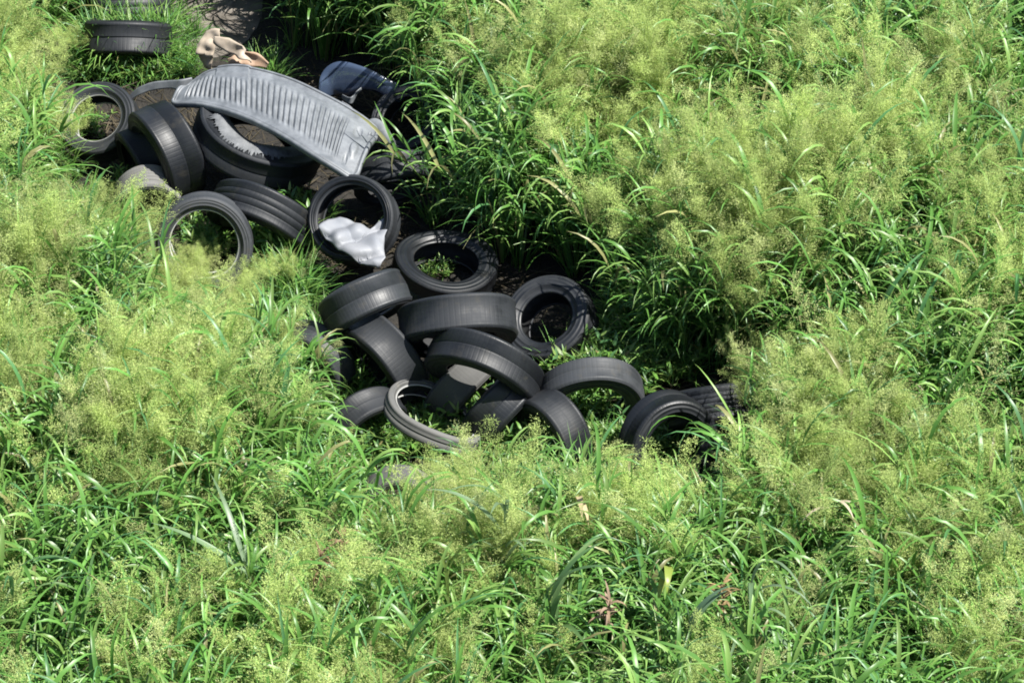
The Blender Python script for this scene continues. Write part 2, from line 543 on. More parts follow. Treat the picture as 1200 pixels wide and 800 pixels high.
def strip(name, spine, w0, w1, thick, mat, parent=None, across=None, seg=40, bow=.0, ws=None, origin=Vector((0, 0, 0)), rough=0.0):
    """thick curved strip along a spine; across = width direction"""
    V, F = [], []
    nv = 6
    for i in range(seg + 1):
        u = i / seg
        p = interp(spine, u)
        tg = (interp(spine, min(1, u + .02)) - interp(spine, max(0, u - .02))).normalized()
        ac = (across - tg * across.dot(tg)).normalized()
        nm = tg.cross(ac).normalized()
        if nm.z < 0: nm = -nm
        wd = interp([Vector((x, 0, 0)) for x in ws], u).x if ws else w0 + (w1 - w0) * u
        for j in range(nv + 1):
            v = j / nv - .5
            V.append(p + ac * wd * v * (1 + rough * 3 * mnoise.noise(p * 9)) + nm * (bow * (1 - 4 * v * v) + rough * mnoise.noise((p + ac * wd * v) * 11)) - origin)
    for i in range(seg):
        for j in range(nv):
            a = i * (nv + 1) + j
            F.append((a, a + 1, a + nv + 2, a + nv + 1))
    o = mesh_obj(name, V, F, mat, parent)
    md = o.modifiers.new('thick', 'SOLIDIFY'); md.thickness = thick; md.offset = 0
    return o


# pale plastic trim left of the panel
sp = [at(150, 117, .42), at(163, 107, .50), at(180, 101, .54), at(200, 99, .56), at(212, 100, .57), at(226, 96, .58)]
o = strip('plastic_trim', sp, .05, .06, .008, M_PANEL, None, cam_dir((0.2, .8, .3)), ws=[.03, .05, .06, .06, .085, .07])
tag(o, 'curved pale grey trim strip sticking out left of the ribbed panel', 'plastic trim')

# blue grey fender
ctr = at(424, 108, .35)
fen = empty('car_fender', ctr, 'glossy blue grey broken car fender in shade under tall grass', 'car fender')
sp = [at(378, 112, .34), at(388, 100, .40), at(402, 93, .45), at(424, 92, .48), at(444, 98, .46), at(462, 108, .40), at(472, 116, .34)]
strip('fender_skin', sp, .1, .1, .006, M_FENDER, fen, cam_dir((.12, .9, .35)), bow=.012, ws=[.10, .22, .27, .18, .13, .13, .08], origin=ctr)
sp = [at(401, 113, .36), at(411, 118, .38), at(420, 107, .40), at(430, 101, .42), at(443, 105, .41), at(452, 108, .38)]
strip('wheel_arch_lip', sp, .03, .02, .008, M_PANEL, fen, cam_dir((.1, .9, .35)), ws=[.03, .05, .025, .02, .018, .012], origin=ctr)
# small light bracket scraps beside it
sp = [at(400, 120, .5), at(407, 124, .5), at(412, 128, .48)]
tag(strip('metal_scrap', sp, .02, .02, .006, M_BAG, None, cam_dir((.5, .8, .2)), seg=10), 'tiny bright metal scrap beside the far edge of the ribbed panel', 'metal scrap')
ctr = at(446, 160, .45)
sp = [at(430, 148, .48), at(438, 146, .5), at(447, 153, .49), at(456, 165, .44), at(462, 172, .38)]
tag(strip('plastic_bracket', sp, .06, .07, .008, M_PANEL_DARK, None, cam_dir((.75, .6, .2)), bow=.02, ws=[.05, .09, .09, .07, .03]),
    'dark grey plastic bracket lying past the right tip of the ribbed panel', 'plastic bracket')

# tan cardboard
ctr = at(262, 66, .25)
card = empty('cardboard_scrap', ctr, 'torn tan cardboard behind the ribbed panel by the bare soil', 'cardboard')
sp = [at(244, 82, .14), at(240, 62, .3), at(247, 44, .40), at(258, 42, .42)]
strip('cardboard_flap', sp, .1, .1, .008, M_CARD, card, cam_dir((.9, -.3, .2)), ws=[.08, .13, .12, .10], origin=ctr, rough=.05)
sp = [at(252, 46, .43), at(268, 53, .42), at(284, 64, .37), at(290, 72, .3)]
strip('cardboard_flap', sp, .1, .1, .008, M_CARD, card, cam_dir((-.3, .9, .2)), ws=[.05, .10, .09, .05], origin=ctr, rough=.05)
sp = [at(268, 74, .26), at(284, 70, .28), at(300, 70, .28), at(312, 78, .24)]
strip('cardboard_flap', sp, .1, .1, .008, M_CARD_IN, card, cam_dir((.1, .9, .4)), ws=[.06, .11, .10, .05], origin=ctr, rough=.06)

# white plastic sheet
outl = [(372, 264), (384, 255), (398, 252), (415, 257), (430, 266), (440, 268), (447, 258), (454, 257), (456, 266), (451, 278), (450, 292), (452, 304), (444, 313), (430, 310), (412, 300), (396, 290), (384, 280)]
zc = .50
cc = at(416, 282, zc)
V, F = [], []
rings = 18
on = len(outl) * 4
op = []
for i in range(on):
    f = i / 4
    a = Vector(outl[int(f) % len(outl)]); b2 = Vector(outl[(int(f) + 1) % len(outl)])
    op.append(a.lerp(b2, f - int(f)))


def crumple(p):
    q = Vector((p.x * 4, p.y * 4, 0))
    wv_ = mnoise.noise(q + Vector((1.7, 4.2, 0))) * 1.6
    a = abs(math.sin(p.x * 9 - p.y * 13 + wv_))
    b_ = abs(math.sin(p.x * 15 + p.y * 6 + wv_ * 1.4 + 1))
    return .07 * a + .03 * b_ + .02 * mnoise.noise(q * 1.5)


for r in range(rings + 1):
    k = r / rings
    for i in range(on):
        px = 416 + (op[i].x - 416) * k
        py = 283 + (op[i].y - 283) * k
        base = at(px, py, .44)
        h = crumple(base) - .05 - .05 * k ** 3
        # ride up toward the far rim where the sheet drapes over the sidewall
        h += .06 * max(0, (283 - py) / 30) * 0 + .05 * max(0, (px - 416) / 40) ** 2
        V.append(base + cam_dir((0, .35, .93)) * h)
for r in range(rings):
    for i in range(on):
        a, b2 = r * on + i, r * on + (i + 1) % on
        F.append((a, b2, b2 + on, a + on))
V = [v - cc for v in V]
bag = mesh_obj('plastic_sheet', V, F, M_BAG)
bag.location = cc
md = bag.modifiers.new('thick', 'SOLIDIFY'); md.thickness = .004
tag(bag, 'crumpled white plastic sheet stuffed into a tyre hole', 'plastic sheet')


# bare soil patch
pm = at(245, 2, 0)
V, F = [], []
for r in range(19):
    for a_ in range(48):
        an = a_ / 48 * 6.2832
        k_ = r / 18
        rr_ = k_ * (1 + .22 * mnoise.noise(Vector((math.cos(an) * 1.3, math.sin(an) * 1.3, 5))))
        x_, y_ = pm.x + .42 * rr_ * math.cos(an), pm.y + .75 * rr_ * math.sin(an)
        V.append((x_, y_, gz(x_, y_) + .05 * (1 - k_ ** 2) + .035 * mnoise.noise(Vector((x_ * 6, y_ * 6, 0))) * (1 - k_) - .01 * (k_ > .99) + .006))
for r in range(18):
    for a_ in range(48):
        b_ = (a_ + 1) % 48
        F.append((r * 48 + a_, (r + 1) * 48 + a_, (r + 1) * 48 + b_, r * 48 + b_))
tag(mesh_obj('bare_ground', V, F, M_MUD), kind='structure')

# rubble at the bare soil patch
def rock(px, py, s, label, flat=.6):
    c = at(px, py, gz(*at(px, py, 0).xy) + s * .2)
    import bmesh
    bm = bmesh.new()
    bmesh.ops.create_icosphere(bm, subdivisions=4, radius=s)
    for v in bm.verts:
        d = v.co.normalized()
        k = 1 + .35 * mnoise.noise(d * 1.6 + Vector((px, py, 0))) + .10 * mnoise.noise(d * 5 + Vector((px, 0, 0)))
        v.co = Vector((d.x * k * 1.2, d.y * k, d.z * k * flat)) * s
    me = bpy.data.meshes.new('rubble_stone'); bm.to_mesh(me); bm.free()
    me.materials.append(M_ROCK)
    me.polygons.foreach_set('use_smooth', [True] * len(me.polygons))
    o = bpy.data.objects.new('rubble_stone', me); COL.objects.link(o); o.location = c
    o.rotation_euler = (0, 0, px)
    tag(o, label, 'stone', 'rubble stones on the bare soil')


rock(226, 24, .11, 'flat grey brown stone on bare soil, nearest the far tyre')
rock(262, 8, .10, 'rounded pale stone on bare soil at the very top, beside the grass')
rock(240, 4, .07, 'smallest pale stone on bare soil behind the flat one')
rock(280, 22, .08, 'pale stone half hidden by grass above the cardboard', .5)


# ------------------------------------------------------------------ grass prototypes
class PB:
    def __init__(s): s.v, s.f, s.c = [], [], []

    def blade(s, base, az, lean, length, width, droop, col, seg=7, fold=.25, twist=0, col2=None):
        """arching blade: starts leaning by `lean` from vertical and bends over by `droop` radians along its length"""
        ca, sa = math.cos(az), math.sin(az)
        p = Vector(base)
        side0 = Vector((-sa, ca, 0))
        st = length / seg
        i0 = len(s.v)
        for i in range(seg + 1):
            u = i / seg
            ang = lean + droop * u ** 1.4
            tg = Vector((ca * math.sin(ang), sa * math.sin(ang), math.cos(ang)))
            nm = tg.cross(side0)
            tw = twist * u
            sd = side0 * math.cos(tw) + nm * math.sin(tw)
            nm2 = tg.cross(sd)
            wd = width * (min(1, .45 + 2.2 * u) * (1 - u ** 2.2) + .02) * .5
            c = col if col2 is None else tuple(col[k] + (col2[k] - col[k]) * u ** 2 for k in range(3))
            s.v += [p + sd * wd, p + nm2 * (-wd * fold), p - sd * wd]
            s.c += [(*c, 1)] * 3
            p = p + tg * st
        for i in range(seg):
            a = i0 + i * 3
            s.f += [(a, a + 1, a + 4, a + 3), (a + 1, a + 2, a + 5, a + 4)]
        return p

    def stem(s, pts, r, col):
        i0 = len(s.v)
        for i, p in enumerate(pts):
            rr = r * (1 - .6 * i / (len(pts) - 1))
            for k in range(3):
                a = k * 2.094
                s.v.append(p + Vector((math.cos(a) * rr, math.sin(a) * rr, 0)))
                s.c.append((*col, 1))
        for i in range(len(pts) - 1):
            for k in range(3):
                a, b = i0 + i * 3 + k, i0 + i * 3 + (k + 1) % 3
                s.f.append((a, b, b + 3, a + 3))

    def quad(s, p, d, side, L, W, col):
        i0 = len(s.v)
        s.v += [p, p + d * (L * .5) + side * W * .5, p + d * L, p + d * (L * .5) - side * W * .5]
        s.c += [(*col, 1)] * 4
        s.f.append((i0, i0 + 1, i0 + 2, i0 + 3))

    def tri(s, p, d, side, L, W, col):
        i0 = len(s.v)
        s.v += [p + side * W * .5, p + d * L, p - side * W * .5]
        s.c += [(*col, 1)] * 3
        s.f.append((i0, i0 + 1, i0 + 2))

    def obj(s, name, mat, link=False, parent=None):
        return mesh_obj(name, s.v, s.f, mat, parent, True, link, None, s.c)


def green(rng, kind=0):
    """real base colours of the blades, deep green to yellow green"""
    k = rng.random()
    b = rng.uniform(.8, 1.25)
    if k < .55: c = (.098, .225, .042)
    elif k < .82: c = (.17, .285, .07)
    elif k < .95: c = (.07, .18, .06)
    else: c = (.22, .22, .09)
    return tuple(min(.5, x * b) for x in c)


def rdir(rng):
    z = rng.uniform(-1, 1); a = rng.uniform(0, 6.283); r = math.sqrt(1 - z * z)
    return Vector((r * math.cos(a), r * math.sin(a), z))


def proto_tall(seed):
    """tall tussock, unit height about 1: leafy culms with arching, hanging blades"""
    rng = random.Random(seed)
    b = PB()
    for c in range(9):
        az = rng.uniform(0, 6.283); r0 = rng.uniform(0, .07)
        base = Vector((math.cos(az) * r0, math.sin(az) * r0, 0))
        lean = rng.uniform(.02, .26)
        Hc = rng.uniform(.55, .95)
        pts = []
        for i in range(6):
            u = i / 5
            pts.append(base + Vector((math.cos(az) * math.sin(lean) * Hc * u * (1 + .5 * u), math.sin(az) * math.sin(lean) * Hc * u * (1 + .5 * u), Hc * u)))
        sc = green(rng)
        b.stem(pts, .005, sc)
        for l in range(7):
            u = rng.uniform(.3, 1.0) if l else 1.0
            i = min(4, int(u * 5)); p = pts[i].lerp(pts[i + 1], u * 5 - i)
            b.blade(p, az + rng.gauss(0, 1.3), rng.uniform(.15, .6), rng.uniform(.22, .52), rng.uniform(.012, .031), rng.uniform(1.4, 2.9), green(rng), 6, rng.uniform(.1, .4), rng.uniform(-.7, .7))
    for l in range(10):
        az = rng.uniform(0, 6.283)
        b.blade((math.cos(az) * .03, math.sin(az) * .03, 0), az, rng.uniform(.05, .4), rng.uniform(.5, .9), rng.uniform(.014, .024), rng.uniform(.8, 2.0), green(rng), 6, .3, rng.uniform(-.6, .6))
    return b


def proto_short(seed):
    """low tuft, unit height about .5"""
    rng = random.Random(seed)
    b = PB()
    for l in range(26):
        az = rng.uniform(0, 6.283); r0 = rng.uniform(0, .08)
        b.blade((math.cos(az) * r0, math.sin(az) * r0, 0), az + rng.gauss(0, .6), rng.uniform(.05, .6), rng.uniform(.28, .62), rng.uniform(.009, .018), rng.uniform(.6, 2.1), green(rng), 7, .3, rng.uniform(-.6, .6))
    return b


def proto_weed(seed):
    """small broad-leaved weed, about .3 tall"""
    rng = random.Random(seed)
    b = PB()
    for c in range(7):
        az = rng.uniform(0, 6.283); lean = rng.uniform(.1, .8); Hc = rng.uniform(.15, .32)
        tip = Vector((math.cos(az) * math.sin(lean), math.sin(az) * math.sin(lean), math.cos(lean))) * Hc
        b.stem([tip * (i / 3) for i in range(4)], .003, (.12, .16, .06))
        for l in range(9):
            p = tip * rng.uniform(.3, 1.0)
            col = green(rng); col = (col[0] * 1.1, col[1] * 1.0, col[2])
            b.blade(p, rng.uniform(0, 6.283), rng.uniform(.5, 1.4), rng.uniform(.04, .09), rng.uniform(.012, .024), rng.uniform(.2, 1.0), col, 4, .2)
    return b


def proto_litter(seed):
    rng = random.Random(seed)
    b = PB()
    for l in range(22):
        az = rng.uniform(0, 6.283)
        k = rng.uniform(.5, 1.2)
        b.blade((rng.gauss(0, .14), rng.gauss(0, .14), rng.uniform(.005, .05)), az, rng.uniform(1.35, 1.6), rng.uniform(.10, .34), rng.uniform(.005, .014), rng.uniform(-.15, .25), (.075 * k, .062 * k, .04 * k), 4, .25, rng.uniform(-1, 1))
    return b


def proto_panicle(seed):
    """a spray of open feathery seed heads on thin stalks, unit height about 1.2"""
    rng = random.Random(seed)
    b = PB()
    for c in range(5):
        az = rng.uniform(0, 6.283); r0 = rng.uniform(0, .10)
        lean = rng.uniform(.05, .32); Hc = rng.uniform(.72, .98)
        base = Vector((math.cos(az) * r0, math.sin(az) * r0, 0))
        pts = [base]
        p = base.copy()
        for i in range(1, 11):
            u = i / 10
            ang = lean * (.4 + 1.6 * u ** 2)
            p = p + Vector((math.cos(az) * math.sin(ang), math.sin(az) * math.sin(ang), math.cos(ang))) * (Hc * 1.28 / 10)
            pts.append(p)
        col = rng.choice([(.50, .60, .215), (.54, .63, .235), (.47, .58, .20), (.56, .61, .27)])
        b.stem(pts, .0028, (.16, .22, .07))
        for br in range(34):
            u = .66 + .34 * (br + rng.random()) / 34
            i = min(9, int(u * 10)); q0 = pts[i].lerp(pts[i + 1], u * 10 - i)
            L = (.19 * (1 - (u - .66) / .34) + .04) * rng.uniform(.6, 1.25)
            ba = rng.uniform(0, 6.283); el = rng.uniform(.25, 1.15)
            d = Vector((math.cos(ba) * math.sin(el), math.sin(ba) * math.sin(el), math.cos(el)))
            droop = rng.uniform(.2, .9)
            q = q0.copy()
            nseg = 3
            prev = q.copy()
            for sgi in range(nseg):
                dd = (d + Vector((0, 0, -droop * sgi / nseg))).normalized()
                q = prev + dd * (L / nseg)
                sd = rdir(rng).cross(dd).normalized()
                b.quad(prev, dd, sd, L / nseg, .0018, col)
                for sp_ in range(9):
                    bp = prev.lerp(q, rng.random())
                    od = (dd * .6 + rdir(rng)).normalized()
                    off = bp + od * rng.uniform(.0, .028)
                    k = rng.uniform(.8, 1.2)
                    b.tri(off, od, rdir(rng).cross(od).normalized(), rng.uniform(.009, .016), rng.uniform(.0032, .0048), tuple(x * k for x in col))
                prev = q
    return b


PROTO = bpy.data.collections.new('grass_plant_library')     # never linked to the scene


def lib(name, builders, mat):
    c = bpy.data.collections.new(name)
    for i, b in enumerate(builders):
        o = b.obj('grass_tussock', mat)
        c.objects.link(o)
    return c


LIB_TALL = lib('tall_tussocks', [proto_tall(i) for i in range(9)], M_LEAF)
LIB_SHORT = lib('low_tufts', [proto_short(40 + i) for i in range(7)], M_LEAF)
LIB_WEED = lib('weed_sprigs', [proto_weed(70 + i) for i in range(6)], M_LEAF)
LIB_LITTER = lib('straw_litter', [proto_litter(120 + i) for i in range(6)], M_DRY)
LIB_SEED = lib('seed_heads', [proto_panicle(90 + i) for i in range(8)], M_SEED)


def scatter(name, coll, pts, rots, scls, kind='stuff', label=None, cat=None):
    me = bpy.data.meshes.new(name)
    me.from_pydata(pts, [], [])
    a = me.attributes.new('rot', 'FLOAT_VECTOR', 'POINT'); a.data.foreach_set('vector', np.asarray(rots, dtype=np.float32).ravel())
    a = me.attributes.new('scl', 'FLOAT_VECTOR', 'POINT'); a.data.foreach_set('vector', np.asarray(scls, dtype=np.float32).ravel())
    a = me.attributes.new('vary', 'FLOAT', 'POINT'); a.data.foreach_set('value', RNG.random(len(pts)).astype(np.float32))
    o = bpy.data.objects.new(name, me); COL.objects.link(o)
    ng = bpy.data.node_groups.new(name, 'GeometryNodeTree')
    ng.interface.new_socket('Geometry', in_out='INPUT', socket_type='NodeSocketGeometry')
    ng.interface.new_socket('Geometry', in_out='OUTPUT', socket_type='NodeSocketGeometry')
    gi = ng.nodes.new('NodeGroupInput'); go = ng.nodes.new('NodeGroupOutput')
    ip = ng.nodes.new('GeometryNodeInstanceOnPoints')
    ci = ng.nodes.new('GeometryNodeCollectionInfo')
    ci.inputs['Collection'].default_value = coll
    ci.inputs['Separate Children'].default_value = True
    ci.inputs['Reset Children'].default_value = True
    ip.inputs['Pick Instance'].default_value = True
    ar = ng.nodes.new('GeometryNodeInputNamedAttribute'); ar.data_type = 'FLOAT_VECTOR'; ar.inputs['Name'].default_value = 'rot'
    asc = ng.nodes.new('GeometryNodeInputNamedAttribute'); asc.data_type = 'FLOAT_VECTOR'; asc.inputs['Name'].default_value = 'scl'
    e2r = ng.nodes.new('FunctionNodeEulerToRotation')
    L = ng.links.new
    L(gi.outputs[0], ip.inputs['Points']); L(ci.outputs[0], ip.inputs['Instance'])
    L(ar.outputs[0], e2r.inputs[0]); L(e2r.outputs[0], ip.inputs['Rotation'])
    L(asc.outputs[0], ip.inputs['Scale'])
    rz = ng.nodes.new('GeometryNodeRealizeInstances')
    L(ip.outputs[0], rz.inputs[0]); L(rz.outputs[0], go.inputs[0])
    md = o.modifiers.new('scatter', 'NODES'); md.node_group = ng
    tag(o, label, cat, None, kind)
    return o


# ------------------------------------------------------------------ where the grass stands
VIS = [(66, 96), (110, 92), (150, 100), (190, 85), (240, 73), (300, 74), (370, 86), (400, 78), (465, 88), (500, 120), (492, 180), (478, 215), (476, 262), (560, 272),
       (590, 325), (660, 328), (702, 350), (706, 395), (752, 425), (790, 445), (882, 455), (884, 500), (846, 545), (770, 548), (700, 528),
       (610, 528), (560, 532), (510, 540), (505, 585), (425, 585), (420, 510), (384, 490), (368, 440), (362, 345), (345, 310), (298, 290), (290, 345), (190, 335), (178, 240), (130, 218), (72, 190)]
VIS2 = [(95, 22), (200, 22), (208, 0), (285, 0), (290, 34), (316, 85), (235, 82), (205, 64), (97, 64)]


def inside(poly, x, y):
    r = False
    j = len(poly) - 1
    for i in range(len(poly)):
        xi, yi = poly[i]; xj, yj = poly[j]
        if (yi > y) != (yj > y) and x < (xj - xi) * (y - yi) / (yj - yi) + xi: r = not r
        j = i
    return r


GRID = np.zeros((101, 181), dtype=bool)     # 10-px cells, x from -300, y from -100
for gy in range(101):
    for gx in range(181):
        X, Y = gx * 10 - 300, gy * 10 - 100
        GRID[gy, gx] = inside(VIS, X, Y) or inside(VIS2, X, Y)


def vis(px, py):
    gx, gy = int((px + 300) / 10 + .5), int((py + 100) / 10 + .5)
    return 0 <= gx < 181 and 0 <= gy < 101 and bool(GRID[gy, gx])


def project(p):
    d = p - CAM
    z = d.dot(FWD)
    return 600 + d.x / z * DIST / HALFW * 600, 400 - d.dot(UP) / z * DIST / HALFW * 600


VPM = 177 * math.cos(DEP)


def clear_height(px, py, side=12):
    """how tall a plant rooted at this pixel may be before it hides what lies open in the dump"""
    h = 0.0
    while h < 1.7:
        y = py - h * VPM
        if vis(px, y) or vis(px - side, y) or vis(px + side, y): return h
        h += .06
    return 1.7


def seed_density(px, py):
    """patches of flowering grass, given by where their tops stand"""
    blobs = [(60, 60, 110, 120, 1), (170, 290, 90, 130, 1), (60, 330, 130, 130, 1), (120, 480, 170, 90, 1), (250, 430, 120, 90, .8), (220, 590, 190, 70, .8),
             (570, 570, 110, 45, 1), (690, 600, 70, 50, .8), (880, 60, 260, 90, 1), (740, 170, 130, 130, 1), (960, 210, 170, 80, 1), (1120, 140, 110, 150, .9),
             (830, 320, 60, 110, .9), (1090, 330, 140, 130, 1), (1000, 440, 160, 70, 1), (920, 520, 90, 70, 1), (1090, 620, 80, 110, .8), (960, 660, 60, 60, .6), (1170, 440, 70, 90, .9), (560, 20, 90, 30, .6)]
    v = .10
    for (bx, by, rx, ry, s) in blobs:
        d = ((px - bx) / rx) ** 2 + ((py - by) / ry) ** 2
        if d < 1.6: v = max(v, s * min(1, 1.6 - d))
    holes = [(580, 150, 110, 110), (930, 300, 110, 45), (1150, 70, 50, 30), (1160, 300, 30, 30)]
    for (bx, by, rx, ry) in holes:
        d = ((px - bx) / rx) ** 2 + ((py - by) / ry) ** 2
        if d < 1.0: v *= .15 + .6 * d
    if py > 650: v *= max(.25, 1 - (py - 650) / 160)
    if py > 640: v = max(v, .22)
    return v


straw = ([], [], [])
tall, short, weed, seed = ([], [], []), ([], [], []), ([], [], []), ([], [], [])
rng = random.Random(5)


def put(lst, x, y, s, sz=None, tilt=.12):
    lst[0].append((x, y, gz(x, y) - .01))
    lst[1].append((rng.gauss(0, tilt), rng.gauss(0, tilt), rng.uniform(0, 6.283)))
    sz = sz or s
    lst[2].append((s, s, sz))


step = .162
yy = -5.6
while yy < 6.6:
    xx = -5.4
    while xx < 5.6:
        x, y = xx + rng.uniform(-.5, .5) * step * 1.5, yy + rng.uniform(-.5, .5) * step * 1.5
        xx += step
        g = gz(x, y)
        px, py = project(Vector((x, y, g)))
        ch = clear_height(px, py, 10 if px > 480 and py < 455 else 30)
        nz = mnoise.noise(Vector((x * .9, y * .9, 2.2)))
        if mnoise.noise(Vector((x * 2.1, y * 2.1, 4.4))) < -.30 - (.12 if py < 560 else 0): continue
        want = 1.02 + .32 * nz + rng.uniform(-.16, .16)
        h = min(want, ch * .76)
        if vis(px, py):
            continue
        if h > .5:
            hh = h / 1.05
            put(tall, x, y, hh, hh * rng.uniform(.9, 1.08))
            top = py - h * 1.08 * VPM
            dn = seed_density(px, top) * min(1, max(.02, .50 + 1.6 * mnoise.noise(Vector((x * 1.7, y * 1.7, 7.7))) + .35 * mnoise.noise(Vector((x * 5, y * 5, 1.7)))))
            k = 2 if dn > .6 else 1
            if rng.random() < dn * 1.15 and ch > .55:
                for q in range(k):
                    hs = min(ch - .02, h * rng.uniform(1.05, 1.25)) / 1.12
                    if hs > .42: put(seed, x + rng.gauss(0, .04), y + rng.gauss(0, .04), min(1.1, hs * 1.05), hs, .10)
        elif h > .12:
            s = h / .42
            put(short, x, y, min(1.1, max(.45, s)), s)
            if rng.random() < .5: put(weed, x, y, rng.uniform(.7, 1.1) * min(1, h / .25))
        elif rng.random() < .6:
            put(weed, x, y, rng.uniform(.35, .6))
    yy += step

# weeds and low grass that come up between and through the tyres
for (cx, cy, sx, sy, n_, z, s) in ((500, 318, 22, 8, 9, .02, .55), (690, 470, 34, 20, 60, .0, 1.15), (735, 455, 22, 20, 30, .0, 1.1), (640, 532, 70, 10, 80, 0, .95), (470, 520, 30, 12, 30, 0, .9), (740, 535, 40, 10, 40, 0, .95), (245, 285, 22, 26, 26, .02, .8), (745, 400, 34, 34, 60, 0, 1.15), (775, 445, 34, 18, 30, 0, 1.0),
                              (520, 495, 34, 18, 30, .02, .9), (800, 535, 24, 14, 24, 0, .8), (552, 492, 24, 14, 24, 0, .9), (400, 470, 22, 28, 44, 0, .95), (330, 295, 26, 26, 60, 0, 1.2), (430, 530, 38, 30, 60, 0, 1.0), (640, 525, 30, 10, 16, 0, .6), (150, 225, 22, 20, 16, 0, .7), (100, 150, 20, 10, 14, .02, .7), (150, 84, 50, 12, 60, 0, .8), (205, 80, 22, 9, 16, 0, .6), (350, 275, 22, 26, 26, 0, .8), (310, 265, 30, 10, 16, 0, .7)):
    for i in range(n_):
        P = at(rng.gauss(cx, sx * .6), rng.gauss(cy, sy * .6), z)
        put(weed, P.x, P.y, s * rng.uniform(.6, 1.2))
        if rng.random() < .45: put(short, P.x, P.y, s * rng.uniform(.4, .75))

for (cx, cy, sx, sy, n_, s_) in ((240, 376, 44, 10, 22, .47), (232, 345, 24, 8, 12, .35), (195, 375, 26, 10, 8, .5), (340, 350, 20, 10, 6, .35), (62, 204, 16, 10, 16, .6), (46, 160, 14, 20, 10, .7), (480, 632, 40, 8, 14, .36), (530, 575, 40, 8, 8, .25), (600, 562, 40, 8, 8, .22),
                                 (100, 268, 30, 12, 12, .36), (140, 306, 24, 12, 12, .4), (880, 570, 16, 12, 6, .4), (890, 520, 14, 20, 8, .6), (86, 84, 12, 5, 6, .4)):
    for i in range(n_):
        P = at(rng.gauss(cx, sx * .6), rng.gauss(cy, sy * .6), 0)
        put(seed, P.x, P.y, s_ * rng.uniform(.8, 1.15), s_ * rng.uniform(.8, 1.1), .2)
        put(short, P.x, P.y, s_ * rng.uniform(.7, 1.2), s_ * rng.uniform(.9, 1.4), .2)
for i in range(420):
    P = at(rng.uniform(60, 900), rng.uniform(70, 580), 0)
    if vis(*project(P)) or rng.random() < .3: put(straw, P.x, P.y, rng.uniform(.7, 1.2))
# grass round the far tyres and between them and the heap
for (cx, cy, sx, sy, n_, s_) in ((150, 88, 46, 8, 30, .45), (210, 88, 18, 6, 10, .45), (140, 72, 44, 3, 36, .9), (185, 70, 18, 3, 10, .85), (150, 27, 50, 5, 44, .62), (215, 66, 10, 10, 8, .45), (308, 92, 14, 5, 10, .6), (225, 40, 10, 14, 6, .4), (338, 352, 24, 14, 18, .8), (375, 425, 12, 30, 14, .7), (765, 420, 40, 20, 16, .6)):
    for i in range(n_):
        P = at(rng.gauss(cx, sx * .6), rng.gauss(cy, sy * .6), 0)
        put(short, P.x, P.y, s_ * rng.uniform(.9, 1.3), s_ * rng.uniform(.8, 1.3), .2)

# ------------------------------------------------------------------ plants one can tell apart
def plant(px, py, hgt, leaves, name, label, cat, cols, stemcol, wd=(.028, .045), ln=(.4, .65), droop=(.6, 1.6), lean=(.1, .6), az0=None, azs=3.1, seed_=1, group=None, lmat=None, low=.5):
    r_ = random.Random(seed_)
    base = at(px, py + hgt * VPM, 0)
    base.z = gz(base.x, base.y)
    root = empty(name, base, label, cat, group)
    la, ll = r_.uniform(0, 6.283), r_.uniform(.02, .1)
    pts = [Vector((math.cos(la) * ll * u * u, math.sin(la) * ll * u * u, u)) * hgt for u in [i / 8 for i in range(9)]]
    b_ = PB(); b_.stem(pts, .007, stemcol); b_.obj('stem', M_LEAF, True, root)
    for l_ in range(leaves):
        u = low + (1 - low) * (l_ + .7) / leaves
        i_ = min(7, int(u * 8)); p_ = pts[i_].lerp(pts[i_ + 1], min(1, u * 8 - i_))
        az = r_.uniform(0, 6.283) if az0 is None else az0 + r_.uniform(-azs, azs)
        c_ = r_.choice(cols); k_ = r_.uniform(.85, 1.15)
        lb = PB(); lb.blade(p_, az, r_.uniform(*lean), r_.uniform(*ln), r_.uniform(*wd), r_.uniform(*droop), tuple(x * k_ for x in c_), 10, .22, r_.uniform(-.4, .4))
        lb.obj('leaf', lmat or M_LEAF, True, root)
    return root


GR = [(.12, .22, .07), (.15, .25, .09), (.10, .20, .07)]
BG = [(.17, .27, .13), (.20, .30, .16)]
BR = [(.24, .15, .085), (.30, .20, .125), (.20, .125, .07)]
CG = 'broad bladed reeds rising from the near grass'
WG = 'withered brown plants in the near grass'
plant(592, 600, 1.25, 7, 'reed_plant', 'tallest broad bladed reed, standing below the thin pale tyre ring', 'plant', BG, (.08, .12, .05), az0=-2.2, azs=1.2, seed_=3, group=CG)
plant(310, 650, 1.15, 6, 'reed_plant', 'pale green reed with blades stretched sideways among short grass left of centre', 'plant', BG, (.1, .15, .05), lean=(.6, 1.1), droop=(.5, 1.2), az0=2.6, azs=.9, seed_=5, group=CG)
plant(868, 712, 1.15, 6, 'reed_plant', 'reed with long hoop shaped drooping blades at the lower right', 'plant', BG, (.1, .15, .05), droop=(2.0, 2.8), lean=(.1, .4), az0=-.9, azs=1.3, seed_=8, group=CG, wd=(.03, .045), ln=(.6, .8))
plant(536, 680, 1.2, 7, 'reed_plant', 'slender yellow green reed at the bottom, left of the tallest reed', 'plant', [(.24, .32, .08), (.2, .29, .08)], (.24, .3, .09), wd=(.018, .03), seed_=9, group=CG)
plant(655, 705, 1.15, 7, 'reed_plant', 'reed with glossy arched blades at the bottom right of the tallest reed', 'plant', GR, (.12, .18, .06), droop=(1.4, 2.4), seed_=12, group=CG)
plant(795, 735, 1.15, 6, 'reed_plant', 'blue green reed with wide short blades at the bottom edge', 'plant', [(.14, .24, .14), (.17, .27, .16)], (.1, .15, .06), wd=(.04, .055), ln=(.3, .45), seed_=15, group=CG)
